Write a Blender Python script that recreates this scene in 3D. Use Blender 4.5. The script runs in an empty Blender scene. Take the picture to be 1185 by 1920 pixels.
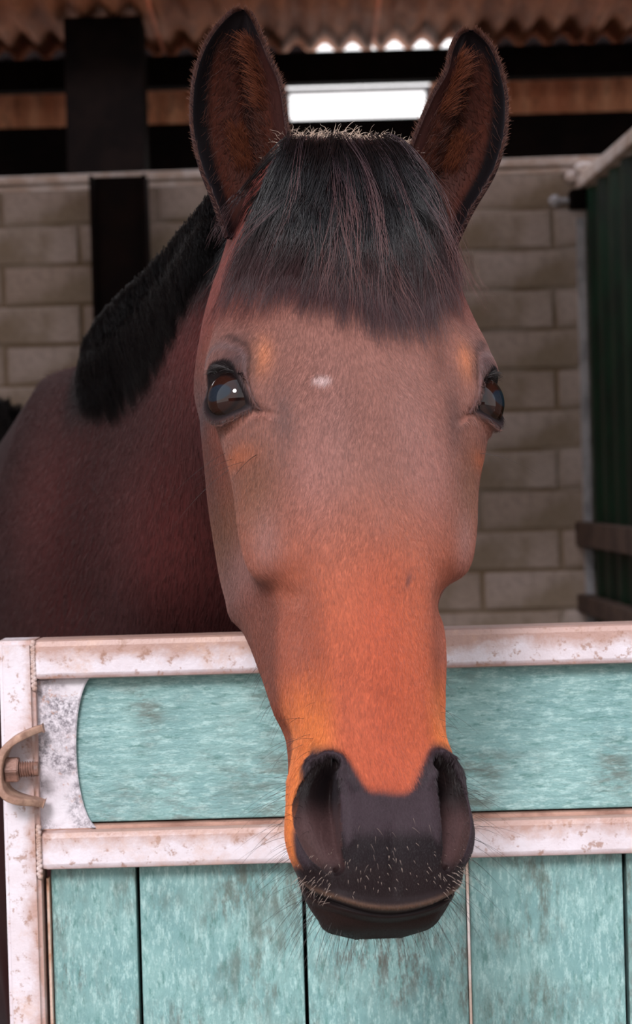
import bpy, bmesh, math, random
import numpy as np
from mathutils import Vector, Matrix
from mathutils.bvhtree import BVHTree

random.seed(7); rng = np.random.default_rng(11)
SC = bpy.context.scene
COL = SC.collection

# ------------------------------------------------------------------ camera
F = 3900.0                      # focal length in pixels of the 1185 x 1920 frame
CAMZ = 1.45
cam_d = bpy.data.cameras.new('camera'); cam = bpy.data.objects.new('camera', cam_d); COL.objects.link(cam)
cam_d.sensor_fit = 'VERTICAL'; cam_d.sensor_height = 24.0; cam_d.sensor_width = 24.0
cam_d.lens = F / 1920 * 24.0
cam_d.clip_start = 0.05; cam_d.clip_end = 200
CM = Matrix.Rotation(0.028, 4, 'Y') @ Matrix.Rotation(math.radians(90 - 0.88), 4, 'X')
cam.matrix_world = Matrix.Translation((0, 0, CAMZ)) @ CM
cam_d.dof.use_dof = True; cam_d.dof.focus_distance = 1.70; cam_d.dof.aperture_fstop = 6.6
SC.camera = cam
CR = CM.to_3x3()

def P(px, py, D):
    """world point on the vertical plane y = D that the photograph's pixel looks at"""
    v = CR @ Vector(((px - 592.5) / F, -(py - 960) / F, -1))
    return Vector((v.x / v.y * D, D, CAMZ + v.z / v.y * D))

# ------------------------------------------------------------------ light
w = bpy.data.worlds.new('sky'); SC.world = w; w.use_nodes = True
nt = w.node_tree; nt.nodes.clear()
wo = nt.nodes.new('ShaderNodeOutputWorld'); bg = nt.nodes.new('ShaderNodeBackground')
tc = nt.nodes.new('ShaderNodeTexCoord'); sp = nt.nodes.new('ShaderNodeSeparateXYZ')
mr = nt.nodes.new('ShaderNodeMapRange'); mx = nt.nodes.new('ShaderNodeMix'); mx.data_type = 'RGBA'
mr.inputs[1].default_value = 0.0; mr.inputs[2].default_value = 0.9
mx.inputs[6].default_value = (1.0, 0.97, 0.95, 1); mx.inputs[7].default_value = (0.84, 0.88, 1.0, 1)
nt.links.new(tc.outputs['Generated'], sp.inputs[0]); nt.links.new(sp.outputs[2], mr.inputs[0])
nt.links.new(mr.outputs[0], mx.inputs[0]); nt.links.new(mx.outputs[2], bg.inputs[0])
bg.inputs[1].default_value = 1.85
nt.links.new(bg.outputs[0], wo.inputs[0])
sd = bpy.data.lights.new('sun', 'SUN'); sun = bpy.data.objects.new('sun', sd); COL.objects.link(sun)
sd.energy = 2.6; sd.angle = math.radians(14); sd.color = (1.0, 0.95, 0.98)
sun.rotation_euler = Vector((0.22, 1.0, -0.62)).to_track_quat('-Z', 'Y').to_euler()
SC.view_settings.view_transform = 'Standard'; SC.view_settings.look = 'None'
SC.view_settings.gamma = 1.0; SC.view_settings.use_curve_mapping = False
SC.view_settings.exposure = 0.0

# ------------------------------------------------------------------ helpers
def lin(r, g, b):
    f = lambda c: (c / 255 / 12.92) if c / 255 <= 0.04045 else ((c / 255 + 0.055) / 1.055) ** 2.4
    return (f(r), f(g), f(b), 1.0)

def tag(o, label=None, cat=None, group=None, kind=None):
    if label: o['label'] = label
    if cat: o['category'] = cat
    if group: o['group'] = group
    if kind: o['kind'] = kind
    return o

def link(name, data, mat=None, parent=None):
    o = bpy.data.objects.new(name, data); COL.objects.link(o)
    if mat and data is not None and len(data.materials) == 0: data.materials.append(mat)
    if parent: o.parent = parent
    return o

def mesh_np(name, V, Fq, smooth=True):
    V = np.asarray(V, dtype=np.float32); Fq = np.asarray(Fq, dtype=np.int32)
    me = bpy.data.meshes.new(name)
    me.vertices.add(len(V)); me.vertices.foreach_set('co', V.ravel())
    n = Fq.shape[1]
    me.loops.add(Fq.size); me.loops.foreach_set('vertex_index', Fq.ravel())
    me.polygons.add(len(Fq)); me.polygons.foreach_set('loop_start', np.arange(0, Fq.size, n, dtype=np.int32))
    me.update(calc_edges=True)
    if smooth: me.polygons.foreach_set('use_smooth', np.ones(len(Fq), dtype=bool))
    return me

def grid_faces(nr, nc, closed):
    a = np.arange(nr - 1)[:, None] * nc
    c = np.arange(nc if closed else nc - 1)[None, :]
    d = (c + 1) % nc
    return np.stack([a + c, a + d, a + nc + d, a + nc + c], -1).reshape(-1, 4)

def setcol(me, C):
    ca = me.color_attributes.new('Col', 'FLOAT_COLOR', 'POINT')
    C4 = np.ones((len(C), 4), dtype=np.float32); C4[:, :3] = C
    ca.data.foreach_set('color', C4.ravel())

def bm_box(bm, c, s, bev=0.0, rot=None):
    r = bmesh.ops.create_cube(bm, size=1.0)
    vs = r['verts']
    M = Matrix.Translation(Vector(c)) @ (rot or Matrix.Identity(4)) @ Matrix.Diagonal((s[0], s[1], s[2], 1))
    bmesh.ops.transform(bm, matrix=M, verts=vs)
    if bev > 0:
        es = list({e for v in vs for e in v.link_edges})
        bmesh.ops.bevel(bm, geom=es, offset=bev, segments=2, affect='EDGES', profile=0.6)

def from_bm(name, bm, mat, parent=None, smooth=False):
    me = bpy.data.meshes.new(name); bm.to_mesh(me); bm.free()
    if smooth: me.polygons.foreach_set('use_smooth', [True] * len(me.polygons))
    return link(name, me, mat, parent)

def box(name, c, s, mat, parent=None, bev=0.0, rot=None):
    bm = bmesh.new(); bm_box(bm, c, s, bev, rot)
    return from_bm(name, bm, mat, parent)

def prism(name, pts, d0, d1, mat, parent=None, bev=0.0):
    """outline given as world (x, z) pairs, extruded in y from d0 to d1"""
    bm = bmesh.new()
    a = [bm.verts.new((x, d0, z)) for x, z in pts]; b = [bm.verts.new((x, d1, z)) for x, z in pts]
    bm.faces.new(a); bm.faces.new(b[::-1])
    n = len(pts)
    for i in range(n): bm.faces.new((a[i], b[i], b[(i + 1) % n], a[(i + 1) % n]))
    bmesh.ops.recalc_face_normals(bm, faces=bm.faces)
    if bev:
        es = [e for e in bm.edges if abs(e.verts[0].co.y - d0) < 1e-6 and abs(e.verts[1].co.y - d0) < 1e-6]
        bmesh.ops.bevel(bm, geom=es, offset=bev, segments=3, affect='EDGES')
    return from_bm(name, bm, mat, parent)

class NT:
    """small node tree writer"""
    def __init__(s, name):
        s.m = bpy.data.materials.new(name); s.m.use_nodes = True; s.t = s.m.node_tree
        s.b = s.t.nodes['Principled BSDF']; s.out = s.t.nodes['Material Output']
    def n(s, typ, **k):
        nd = s.t.nodes.new('ShaderNode' + typ)
        for a, v in k.items(): setattr(nd, a, v)
        return nd
    def l(s, a, b): s.t.links.new(a, b)
    def coord(s, scale=(1, 1, 1), kind='Object', rot=(0, 0, 0)):
        tc = s.n('TexCoord'); mp = s.n('Mapping'); mp.inputs['Scale'].default_value = scale; mp.inputs['Rotation'].default_value = rot
        s.l(tc.outputs[kind], mp.inputs[0]); return mp.outputs[0]
    def noise(s, co, scale, detail=4, rough=0.6, lo=0.4, hi=0.6, dist=0.0):
        a = s.n('TexNoise'); a.inputs['Scale'].default_value = scale; a.inputs['Detail'].default_value = detail
        a.inputs['Roughness'].default_value = rough; a.inputs['Distortion'].default_value = dist
        s.l(co, a.inputs['Vector'])
        r = s.n('MapRange'); r.inputs[1].default_value = lo; r.inputs[2].default_value = hi
        r.interpolation_type = 'SMOOTHSTEP'
        s.l(a.outputs[0], r.inputs[0]); return r.outputs[0]
    def mix(s, fac, a, b, mode='MIX'):
        m = s.n('Mix'); m.data_type = 'RGBA'; m.blend_type = mode
        for inp, v in ((m.inputs[0], fac), (m.inputs[6], a), (m.inputs[7], b)):
            if isinstance(v, (int, float)): inp.default_value = v
            elif isinstance(v, tuple): inp.default_value = v
            else: s.l(v, inp)
        return m.outputs[2]
    def math(s, op, a, b=0.0):
        m = s.n('Math'); m.operation = op
        for inp, v in ((m.inputs[0], a), (m.inputs[1], b)):
            if isinstance(v, (int, float)): inp.default_value = v
            else: s.l(v, inp)
        return m.outputs[0]
    def bump(s, h, strength=0.3, dist=0.002):
        b = s.n('Bump'); b.inputs['Strength'].default_value = strength; b.inputs['Distance'].default_value = dist
        s.l(h, b.inputs['Height']); s.l(b.outputs[0], s.b.inputs['Normal'])
    def fin(s, col, rough=0.6, **k):
        if isinstance(col, tuple): s.b.inputs['Base Color'].default_value = col
        else: s.l(col, s.b.inputs['Base Color'])
        s.b.inputs['Roughness'].default_value = rough
        for a, v in k.items(): s.b.inputs[a.replace('_', ' ')].default_value = v
        return s.m

def ramp_z(N, lo, hi, axis=2, kind='Object'):
    tc = N.n('TexCoord'); sp = N.n('SeparateXYZ'); N.l(tc.outputs[kind], sp.inputs[0])
    r = N.n('MapRange'); r.inputs[1].default_value = lo; r.inputs[2].default_value = hi; N.l(sp.outputs[axis], r.inputs[0])
    return r.outputs[0]

# ------------------------------------------------------------------ materials of the place
def m_block():
    N = NT('block'); co = N.coord()
    oi = N.n('ObjectInfo')
    c = N.mix(oi.outputs['Random'], lin(184, 164, 153), lin(200, 184, 177))
    c = N.mix(N.noise(co, 3.0, 3, .6, .42, .62), c, lin(152, 134, 116))
    c = N.mix(N.math('MULTIPLY', N.noise(co, 60, 3, .7, .45, .65), .25), c, lin(112, 100, 86))
    N.bump(N.noise(co, 90, 4, .7, .3, .7), .4, .003)
    return N.fin(c, .9)
def m_mortar():
    N = NT('mortar'); co = N.coord()
    c = N.mix(N.noise(co, 2.2, 3, .6, .42, .6), lin(186, 172, 162), lin(132, 112, 90))
    return N.fin(c, .95)
def m_rust(name, a, b, scale=4):
    N = NT(name); co = N.coord((1, 1, .4))
    c = N.mix(N.noise(co, scale, 5, .65, .35, .65), a, b)
    c = N.mix(N.math('MULTIPLY', N.noise(co, scale * 9, 3, .6, .5, .7), .4), c, lin(60, 38, 28))
    N.bump(N.noise(co, 40, 3, .6), .2, .003)
    return N.fin(c, .75)
def m_plain(name, a, b, rough=.8, scale=12, metal=0.0, spec=.4):
    N = NT(name); co = N.coord()
    c = N.mix(N.noise(co, scale, 4, .6, .35, .65), a, b)
    N.bump(N.noise(co, scale * 6, 3, .6), .2, .002)
    return N.fin(c, rough, Metallic=metal, Specular_IOR_Level=spec)
def m_teal(vertical=True, k=0.0):
    N = NT('teal_board'); co = N.coord()
    oi = N.n('ObjectInfo')
    off = N.n('VectorMath'); off.operation = 'ADD'; N.l(co, off.inputs[0])
    cx = N.n('CombineXYZ'); N.l(N.math('MULTIPLY', oi.outputs['Random'], 13.0), cx.inputs[0]); N.l(cx.outputs[0], off.inputs[1])
    co = off.outputs[0]
    mp = N.n('Mapping'); mp.inputs['Scale'].default_value = (1, 1, .28) if vertical else (.28, 1, 1)
    mp.inputs['Rotation'].default_value = (0, math.radians(5 if vertical else -4), 0)
    N.l(co, mp.inputs[0]); st = mp.outputs[0]
    c = N.mix(N.noise(co, 14, 4, .6, .35, .65), lin(112, 152, 151), lin(128, 166, 163))
    c = N.mix(N.math('MULTIPLY', N.noise(st, 260, 6, .8, .48, .62), .7), c, lin(172, 204, 200))
    c = N.mix(N.math('MULTIPLY', N.noise(st, 180, 6, .8, .52, .66), .75), c, lin(74, 122, 116))
    g1 = N.math('MULTIPLY', N.noise(co, 8, 3, .6, .42 - k, .62 - k), N.noise(st, 70, 6, .8, .40, .62))
    c = N.mix(N.math('MULTIPLY', g1, .85), c, lin(86, 92, 82))
    g2 = N.math('MULTIPLY', N.noise(co, 6, 3, .6, .48 - k, .66 - k), N.noise(st, 110, 6, .8, .45, .6))
    c = N.mix(N.math('MULTIPLY', g2, .8), c, lin(84, 72, 62))
    N.bump(N.noise(st, 150, 5, .75, .3, .7), .55, .0015)
    return N.fin(c, .48)
def m_white(name, hi, axis=2, lo=None, amount=.5):
    """white paint, stained brown towards one edge and in patches"""
    N = NT(name); co = N.coord()
    c = N.mix(N.noise(co, 20, 4, .6, .35, .7), lin(214, 206, 212), lin(204, 192, 196))
    edge = ramp_z(N, hi[0], hi[1], axis)
    n1 = N.noise(co, 24, 6, .7, .25, .75)
    e = N.n('MapRange'); e.inputs[1].default_value = .62; e.inputs[2].default_value = 1.02
    N.l(N.math('ADD', edge, N.math('MULTIPLY', n1, .45)), e.inputs[0])
    c = N.mix(N.math('MULTIPLY', e.outputs[0], .85), c, lin(168, 128, 112))
    if axis == 2:
        lo_ = N.n('MapRange'); lo_.inputs[1].default_value = .10; lo_.inputs[2].default_value = -.05
        N.l(N.math('ADD', edge, N.math('MULTIPLY', n1, -.06)), lo_.inputs[0])
        c = N.mix(N.math('MULTIPLY', lo_.outputs[0], .8), c, lin(138, 92, 74))
    c = N.mix(N.math('MULTIPLY', N.noise(co, 95, 5, .7, .56, .66), .75), c, lin(150, 112, 94))
    c = N.mix(N.math('MULTIPLY', N.noise(co, 16, 7, .78, .50, .68), amount), c, lin(196, 158, 138))
    N.bump(N.noise(co, 160, 4, .7, .3, .7), .3, .0008)
    return N.fin(c, .42)

M_block, M_mortar = m_block(), m_mortar()
M_roof = m_rust('roof_sheet', lin(206, 140, 106), lin(150, 96, 72))
M_clad = m_rust('cladding_sheet', lin(242, 178, 138), lin(216, 142, 106))
M_dark = m_plain('dark_timber', lin(18, 12, 11), lin(12, 8, 8), .9, spec=.05)
M_brown = m_plain('brown_steel', lin(26, 15, 13), lin(18, 11, 11), .8, spec=.1)
M_cope = m_plain('coping', lin(235, 222, 218), lin(205, 180, 165), .7, 20)
M_galv = m_plain('galvanised', lin(190, 188, 192), lin(150, 148, 152), .45, 18)
M_green = m_plain('green_sheet', lin(8, 50, 32), lin(4, 30, 20), .5, 6, spec=.25)
M_floor = m_plain('straw_floor', lin(120, 104, 80), lin(92, 78, 60), .95, 6)
M_yard = m_plain('yard_concrete', lin(150, 144, 138), lin(124, 118, 112), .9, 4)
M_teal_v, M_teal_h = m_teal(True), m_teal(False, -.06)
M_wood = m_plain('weathered_rail', lin(96, 76, 66), lin(70, 54, 48), .8, 16)

# ------------------------------------------------------------------ the setting
def struct(o, label=None):
    o['kind'] = 'structure'
    if label: o['label'] = label
    return o
EXT = 4.0
struct(box('floor', (0, 5.2, -.05), (2 * EXT, 8.0, .1), M_floor), 'dim bedded floor of the stable')
struct(box('ground', (0, -6.8, -.06), (24, 16, .1), M_yard), 'pale concrete yard before the stable door')

# block wall behind the horse
WY = 5.5
YAW = math.radians(3.0)
wall = bpy.data.objects.new('wall_back', None)
top_z = P(620, 330, WY).z
bmw = bmesh.new(); bm_box(bmw, (0, .028, top_z / 2), (4.6, .10, top_z))
wall = from_bm('wall_back', bmw, M_mortar)
struct(wall, 'low wall of pale concrete blocks behind the horse')
wall.location = (0, WY, 0); wall.rotation_euler = (0, 0, -YAW)
CH = 74.3 * WY / F; BL = CH * 3.96
jx = P(904, 1105, WY).x
blk = {}
def block_mesh(L):
    k = round(L, 3)
    if k not in blk:
        bm = bmesh.new(); bm_box(bm, (0, 0, 0), (L, .06, CH - .009))
        es = [e for e in bm.edges]
        bmesh.ops.bevel(bm, geom=es, offset=.004, segments=1, affect='EDGES')
        me = bpy.data.meshes.new('block'); bm.to_mesh(me); bm.free(); me.materials.append(M_block); blk[k] = me
    return blk[k]
z0 = P(904, 1107, WY).z
row = 0
kmax = int((top_z - z0 - CH / 2) / CH)
for r in range(-14, kmax + 1):
    zc = z0 + r * CH
    if zc - CH / 2 < 0 or zc + CH / 2 > top_z + .01: continue
    off = 0 if r % 2 == 0 else .5
    for i in range(-7, 5):
        xa = jx + (i + off) * BL; xb = xa + BL
        xa, xb = max(xa, -2.3), min(xb, 2.3)
        if xb - xa < .05: continue
        o = link('block', block_mesh(xb - xa - .011), None, wall)
        o.location = ((xa + xb) / 2, rng.uniform(-.004, .004), zc)
        o.rotation_euler = (rng.uniform(-.004, .004), 0, rng.uniform(-.003, .003))
# coping along the wall's top
bm = bmesh.new(); bm_box(bm, (0, .04, top_z + .012), (4.6, .16, .022), .004); bm_box(bm, (0, -.03, top_z - .012), (4.6, .012, .012), .002)
from_bm('coping', bm, M_cope, wall)

# brown column against the wall
xa, xb = P(176, 460, WY - .1).x, P(281, 460, WY - .1).x
bm = bmesh.new(); hz = P(228, 336, WY - .1).z
for dx in (-1, 1): bm_box(bm, ((xb - xa) / 2 * dx * .93, 0, hz / 2), ((xb - xa) * .07, .10, hz), .002)
bm_box(bm, (0, 0, hz / 2), ((xb - xa) * .9, .03, hz))
o = from_bm('column', bm, M_brown); o.location = ((xa + xb) / 2, WY - .13, 0)
tag(o, 'dark brown steel column standing against the block wall, under its pale coping', 'column')

# rear cladding, beams, roof far behind
RY = 8.0
PITCH = 52.0 * RY / F
def corrugated(name, width, length, mat, parent, amp=.02, th=.004, seg=10):
    n = int(width / PITCH * seg) + 1
    xs = np.linspace(0, width, n); ys = amp * np.cos(xs / PITCH * 2 * math.pi)
    V = []
    for zz in (0, length):
        for t in (0, th):
            V += [(x, y + t, zz) for x, y in zip(xs, ys)]
    V = np.array(V); Fc = []
    q = lambda a, b, c, d: Fc.append((a, b, c, d))
    for i in range(n - 1):
        q(i, i + 1, 2 * n + i + 1, 2 * n + i); q(n + i + 1, n + i, 3 * n + i, 3 * n + i + 1)
        q(i, n + i, n + i + 1, i + 1); q(2 * n + i, 2 * n + i + 1, 3 * n + i + 1, 3 * n + i)
    q(0, 2 * n, 3 * n, n); q(n - 1, 2 * n - 1, 4 * n - 1, 3 * n - 1)
    return link(name, mesh_np(name, V, Fc), mat, parent)

zr = lambda y, D=RY: P(620, y, D).z
wout = box('wall_outer', (0, RY + .25, zr(322) / 2 - .1), (8.6, .12, zr(322) - .2), M_block)
struct(wout, 'masonry base of the barn wall behind the stall, under the rusty cladding')
# sheets of the strip, leaving the window opening free
win_l, win_r = P(538, 195, RY).x, P(806, 195, RY).x
zb, zt = zr(236), zr(72)
o = corrugated('cladding_sheet', win_l + 4.2, zt - zb + .1, M_clad, wout); o.location = (-4.2, RY + .12, zb)
x = P(858, 195, RY).x
bm = bmesh.new(); bm_box(bm, ((win_r + x) / 2 + .01, RY + .13, (zb + zr(104)) / 2), (x - win_r, .02, zr(104) - zb)); from_bm('cladding_board', bm, M_clad, wout)
for wd in (.82, .82, 1.6):
    o = corrugated('cladding_sheet', wd, zt - zb + .1, M_clad, wout); o.location = (x, RY + .12, zb); x += wd - .01
for fa, fb_ in ((-4.2, P(574, 95, RY).x), (P(858, 95, RY).x, 4.2)):  # dark strips added behind the roof scallops to block light
    box('light_blocker', ((fa + fb_) / 2, RY + .05, (zr(66) + zr(100)) / 2), (fb_ - fa, .04, zr(66) - zr(100)), M_brown, wout)
for ca, cb in (('window_1', 0),):
    bm = bmesh.new(); cz, ch = (zr(162) + zr(227)) / 2, zr(162) - zr(227)
    bm_box(bm, (win_l, RY + .12, cz), (.02, .06, ch)); bm_box(bm, (win_r, RY + .12, cz), (.02, .06, ch))
    bm_box(bm, ((win_l + win_r) / 2, RY + .12, zr(160)), (win_r - win_l + .02, .06, .012))
    struct(from_bm('window_1', bm, M_galv), 'long open slot high in the rear wall, glaring white with daylight')
def beam(y0, y1, D, x0, x1, mat, label, dep=.08):
    za, zb_ = zr(y1, D), zr(y0, D)
    bm = bmesh.new(); bm_box(bm, ((x0 + x1) / 2, D, (za + zb_) / 2), (x1 - x0, dep, zb_ - za), .004)
    return tag(from_bm('beam', bm, mat), label, 'beam')
beam(99, 158, RY - .08, -4.2, 4.2, M_dark, 'dark timber beam right under the corrugated roof, above the bright slot')
beam(227, 322, RY - .08, -4.2, 4.2, M_dark, 'wide dark timber beam below the bright slot, just over the block wall')
# wide post behind the wall
xa, xb = P(128, 160, 7.4).x, P(272, 160, 7.4).x
bm = bmesh.new(); hp = zr(93) - .005; bm_box(bm, ((xa + xb) / 2, 7.4, hp / 2), (xb - xa, .2, hp), .006)
tag(from_bm('post', bm, M_dark), 'broad black post rising to the roof beyond the block wall', 'post')
# roof
roof = bpy.data.objects.new('ceiling', None); COL.objects.link(roof)
struct(roof, 'rusty corrugated roof sheeting over the stable')
roof.location = (0, RY - .0, zr(93) + .004)
RV = Vector((-.04, 1, -.035))
RLEN = 1.15
xw = PITCH * 7.5
for i in range(-6, 7):
    o = corrugated('roof_sheet', xw + .02, RLEN, M_roof, roof, .020)
    o.location = (i * xw + .24, 0, .0 if i % 2 else .004)
    # local z runs towards the yard, local y up
    o.rotation_euler = (math.radians(90 - 2.0), 0, 0)
    o = corrugated('roof_sheet', xw + .02, 4.0, M_roof, roof, .020)      # beyond a roof gap added to let sky light in
    o.location = (i * xw + .24, -2.75, .096 + (.0 if i % 2 else .004)); o.rotation_euler = (math.radians(90 - 2.0), 0, 0)
roof.rotation_euler = (0, 0, math.radians(-2.3) * 0)
struct(box('unseen_building', (0, -14, 1.5), (22, .4, 3.0), M_brown), 'unseen dark building added across the yard to shape light and reflections')  # unseen, added to cut low sky light and darken eye reflections
# side walls that close the barn
struct(box('wall_left', (-3.2, 5.0, 1.7), (.12, 7.2, 3.4), M_block), 'plain barn side wall beyond the horse\'s flank')
struct(box('wall_right', (4.0, 5.0, 1.7), (.12, 7.2, 3.4), M_block), 'plain barn side wall beyond the green partition')

# ------------------------------------------------------------------ green partition at the right
part = bpy.data.objects.new('stall_partition', None); COL.objects.link(part)
tag(part, 'dark green sheet metal stall partition with galvanised edge and pale top rail', 'partition')
pa = P(1098, 700, WY - .05); part.location = (pa.x, pa.y, 0)
ang = math.atan2(.04, 1)
part.rotation_euler = (0, 0, ang)          # local -y runs towards the yard
PL = 3.2
ztop = P(1090, 352, WY).z
ns = 5
for i in range(ns):
    L = PL / ns
    n = 41; ys = np.linspace(0, L, n); ph = (ys % .16) / .16
    xs = .012 * np.clip(np.abs(ph - .5) * 6 - .9, 0, 1)
    V = []
    for zz in (.1, ztop - .02):
        for t in (0, .003): V += [(xx + t, -y, zz) for xx, y in zip(xs, ys)]
    Fc = []
    for k in range(n - 1):
        Fc += [(k, 2 * n + k, 2 * n + k + 1, k + 1), (n + k, n + k + 1, 3 * n + k + 1, 3 * n + k)]
    o = link('sheet', mesh_np('sheet', V, Fc, False), M_green, part); o.location = (0, -i * L - .01, 0)
box('edge_strip', (-.008, -.01, ztop / 2 - .04), (.022, .05, ztop - .1), M_galv, part, .003)
bm = bmesh.new(); bm_box(bm, (0, -PL / 2, ztop), (.035, PL, .035), .008); from_bm('top_rail', bm, M_cope, part)
bm = bmesh.new(); bm_box(bm, (-.02, -PL / 2, zr(1012, WY)), (.04, PL, .062), .004); from_bm('kick_rail', bm, M_wood, part)
bm = bmesh.new(); bm_box(bm, (-.02, -PL / 2, zr(1140, WY)), (.04, PL, .045), .004); from_bm('kick_rail', bm, M_wood, part)
bm = bmesh.new()
bmesh.ops.create_icosphere(bm, subdivisions=3, radius=.022, matrix=Matrix.Translation((.0, -.06, ztop + .035)) @ Matrix.Diagonal((1.2, 1, .8, 1)))
bmesh.ops.create_icosphere(bm, subdivisions=3, radius=.016, matrix=Matrix.Translation((-.03, -.03, ztop + .018)))
from_bm('rail_bracket', bm, M_cope, part, True)
bm = bmesh.new()
bm_box(bm, (-.01, -.06, ztop - .045), (.06, .05, .05), .006)  # plain dark block under the end of the top rail
from_bm('dark_block', bm, M_dark, part)
bm = bmesh.new()
bmesh.ops.create_cone(bm, segments=16, radius1=.008, radius2=.008, depth=.07, cap_ends=True, matrix=Matrix.Translation((-.045, -.04, ztop - .045)) @ Matrix.Rotation(math.pi / 2, 4, 'Y'))
bmesh.ops.create_icosphere(bm, subdivisions=3, radius=.016, matrix=Matrix.Translation((-.075, -.04, ztop - .045)))
from_bm('bolt', bm, M_galv, part, True)

# ------------------------------------------------------------------ the stable door
DY = 1.96
door = bpy.data.objects.new('door_1', None); COL.objects.link(door)
struct(door, 'teal boarded half door of the stable in a stained white metal frame')
X = lambda px, py=1400, D=DY: P(px, py, D).x
Z = lambda px, py, D=DY: P(px, py, D).z
SC1 = DY / F
# door built level in its own frame: corner at the top left of the stile
o0 = P(4, 1200, DY)
def dx(px): return (px - 4) * SC1
def dz(py): return -(py - 1200) * SC1
door.location = o0
door.rotation_euler = (0, 0.0, 0)
W = dx(1500); H = -(o0.z - .06)
def m_corners(pts, d0, d1, name, mat, bev=.004, parent=door): return prism(name, pts, d0, d1, mat, parent, bev)
M_top = m_white('white_top_rail', (dz(1268), dz(1205)), 2, amount=.55)
M_mid = m_white('white_middle_rail', (dz(1626), dz(1545)), 2, amount=.35)
M_mid2 = m_white('white_stile', (dx(15), dx(80)), 0, amount=.5)
# rail outlines (frame coordinates are level; the camera's own roll tilts them in view)
tr = [(dx(68), dz(1272)), (W, dz(1272)), (W, dz(1200)), (dx(68), dz(1200))]
box('top_rail', ((dx(66) + W) / 2, -.003, dz(1236)), (W - dx(66), .046, dz(1199) - dz(1273)), M_top, door, .006)
m_corners([(0, H), (dx(70), H), (dx(70), dz(1199)), (0, dz(1199))], -.026, .02, 'stile', M_mid2, .004)
box('middle_rail', ((dx(70) + W) / 2, -.006, dz(1592)), (W - dx(70), .036, dz(1556) - dz(1628)), M_mid, door, .006)
m_corners([(dx(70), dz(1560)), (W, dz(1560)), (W, dz(1550)), (dx(70), dz(1550))], -.012, .012, 'rail_flange', m_plain('stained_flange', lin(178, 140, 124), lin(140, 104, 90), .6, 30), .002)
m_corners([(W - .035, H), (W, H), (W, dz(1199)), (W - .035, dz(1199))], -.027, .022, 'stile', M_mid2, .004)
# weld beads where the rails meet the stile
bm = bmesh.new()
for py0, py1 in ((1202, 1290), (1545, 1640)):
    for k in range(60):
        t = k / 59
        bmesh.ops.create_icosphere(bm, subdivisions=1, radius=.0026 + .0006 * math.sin(k * 2.1), matrix=Matrix.Translation((dx(68 + 1 * math.sin(k)), -.0242, dz(py0 + (py1 - py0) * t))))
tag(from_bm('weld_bead', bm, m_plain('weld', lin(206, 190, 188), lin(170, 138, 124), .6, 50), door, True), kind='stuff')
# corner plate with concave edge
pl = [(dx(68), dz(1275)), (dx(181), dz(1268))]
for k in range(1, 24):
    t = k / 24; a = math.pi * t
    pl.append((dx(181 - 42 * math.sin(a) ** .95), dz(1268 + (1556 - 1268) * (1 - math.cos(a)) / 2)))
pl += [(dx(184), dz(1556)), (dx(68), dz(1556))]
Npl = NT('white_plate'); co = Npl.coord()
c = Npl.mix(Npl.noise(co, 20, 4, .6, .35, .7), lin(216, 210, 216), lin(206, 196, 202))
dn = Npl.math('MULTIPLY', Npl.noise(co, 26, 3, .6, .36, .58), Npl.noise(co, 170, 6, .85, .40, .60))
c = Npl.mix(Npl.math('MULTIPLY', dn, .9), c, lin(92, 84, 92))
c = Npl.mix(Npl.math('MULTIPLY', Npl.noise(co, 60, 5, .8, .57, .66), .7), c, lin(176, 130, 108))
Npl.bump(Npl.noise(co, 160, 4, .7, .3, .7), .4, .0008)
prism('corner_plate', pl, -.012, -.008, Npl.fin(c, .45), door, .001)
# boards
def board(x0, x1, zb_, zt_, mat, y0=-.004, bev=.0018):
    bm = bmesh.new(); bm_box(bm, (0, .010, 0), (x1 - x0, .024, zt_ - zb_), bev)
    o = from_bm('board', bm, mat, door); o.location = ((x0 + x1) / 2, y0 + .002, (zb_ + zt_) / 2); return o
board(dx(66), W - .03, dz(1546), dz(1262), M_teal_h)
edges = [78, 244, 556, 864, 1160, 1480]
for i in range(5):
    a, b = edges[i], edges[i + 1]
    board(dx(a + 4), dx(b - 3), H + .02, dz(1600), M_teal_v, y0=[0, .0015, -.001, .001, 0][i])
# pale strip standing in one of the gaps and dark backing
box('backing', (W / 2 + .02, .035, (H + dz(1215)) / 2), (W - .06, .012, -H - .03), M_dark, door)
box('gap_strip', (dx(864.5), .004, (H + dz(1600)) / 2), (.0022, .012, -H + dz(1600) - .02), M_cope, door)
box('gap_strip', (dx(78), -.002, (H + dz(1628)) / 2), (.0022, .014, -H + dz(1628) - .02), m_plain('pale_lip', lin(214, 186, 170), lin(180, 130, 100), .5, 40), door)
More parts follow.
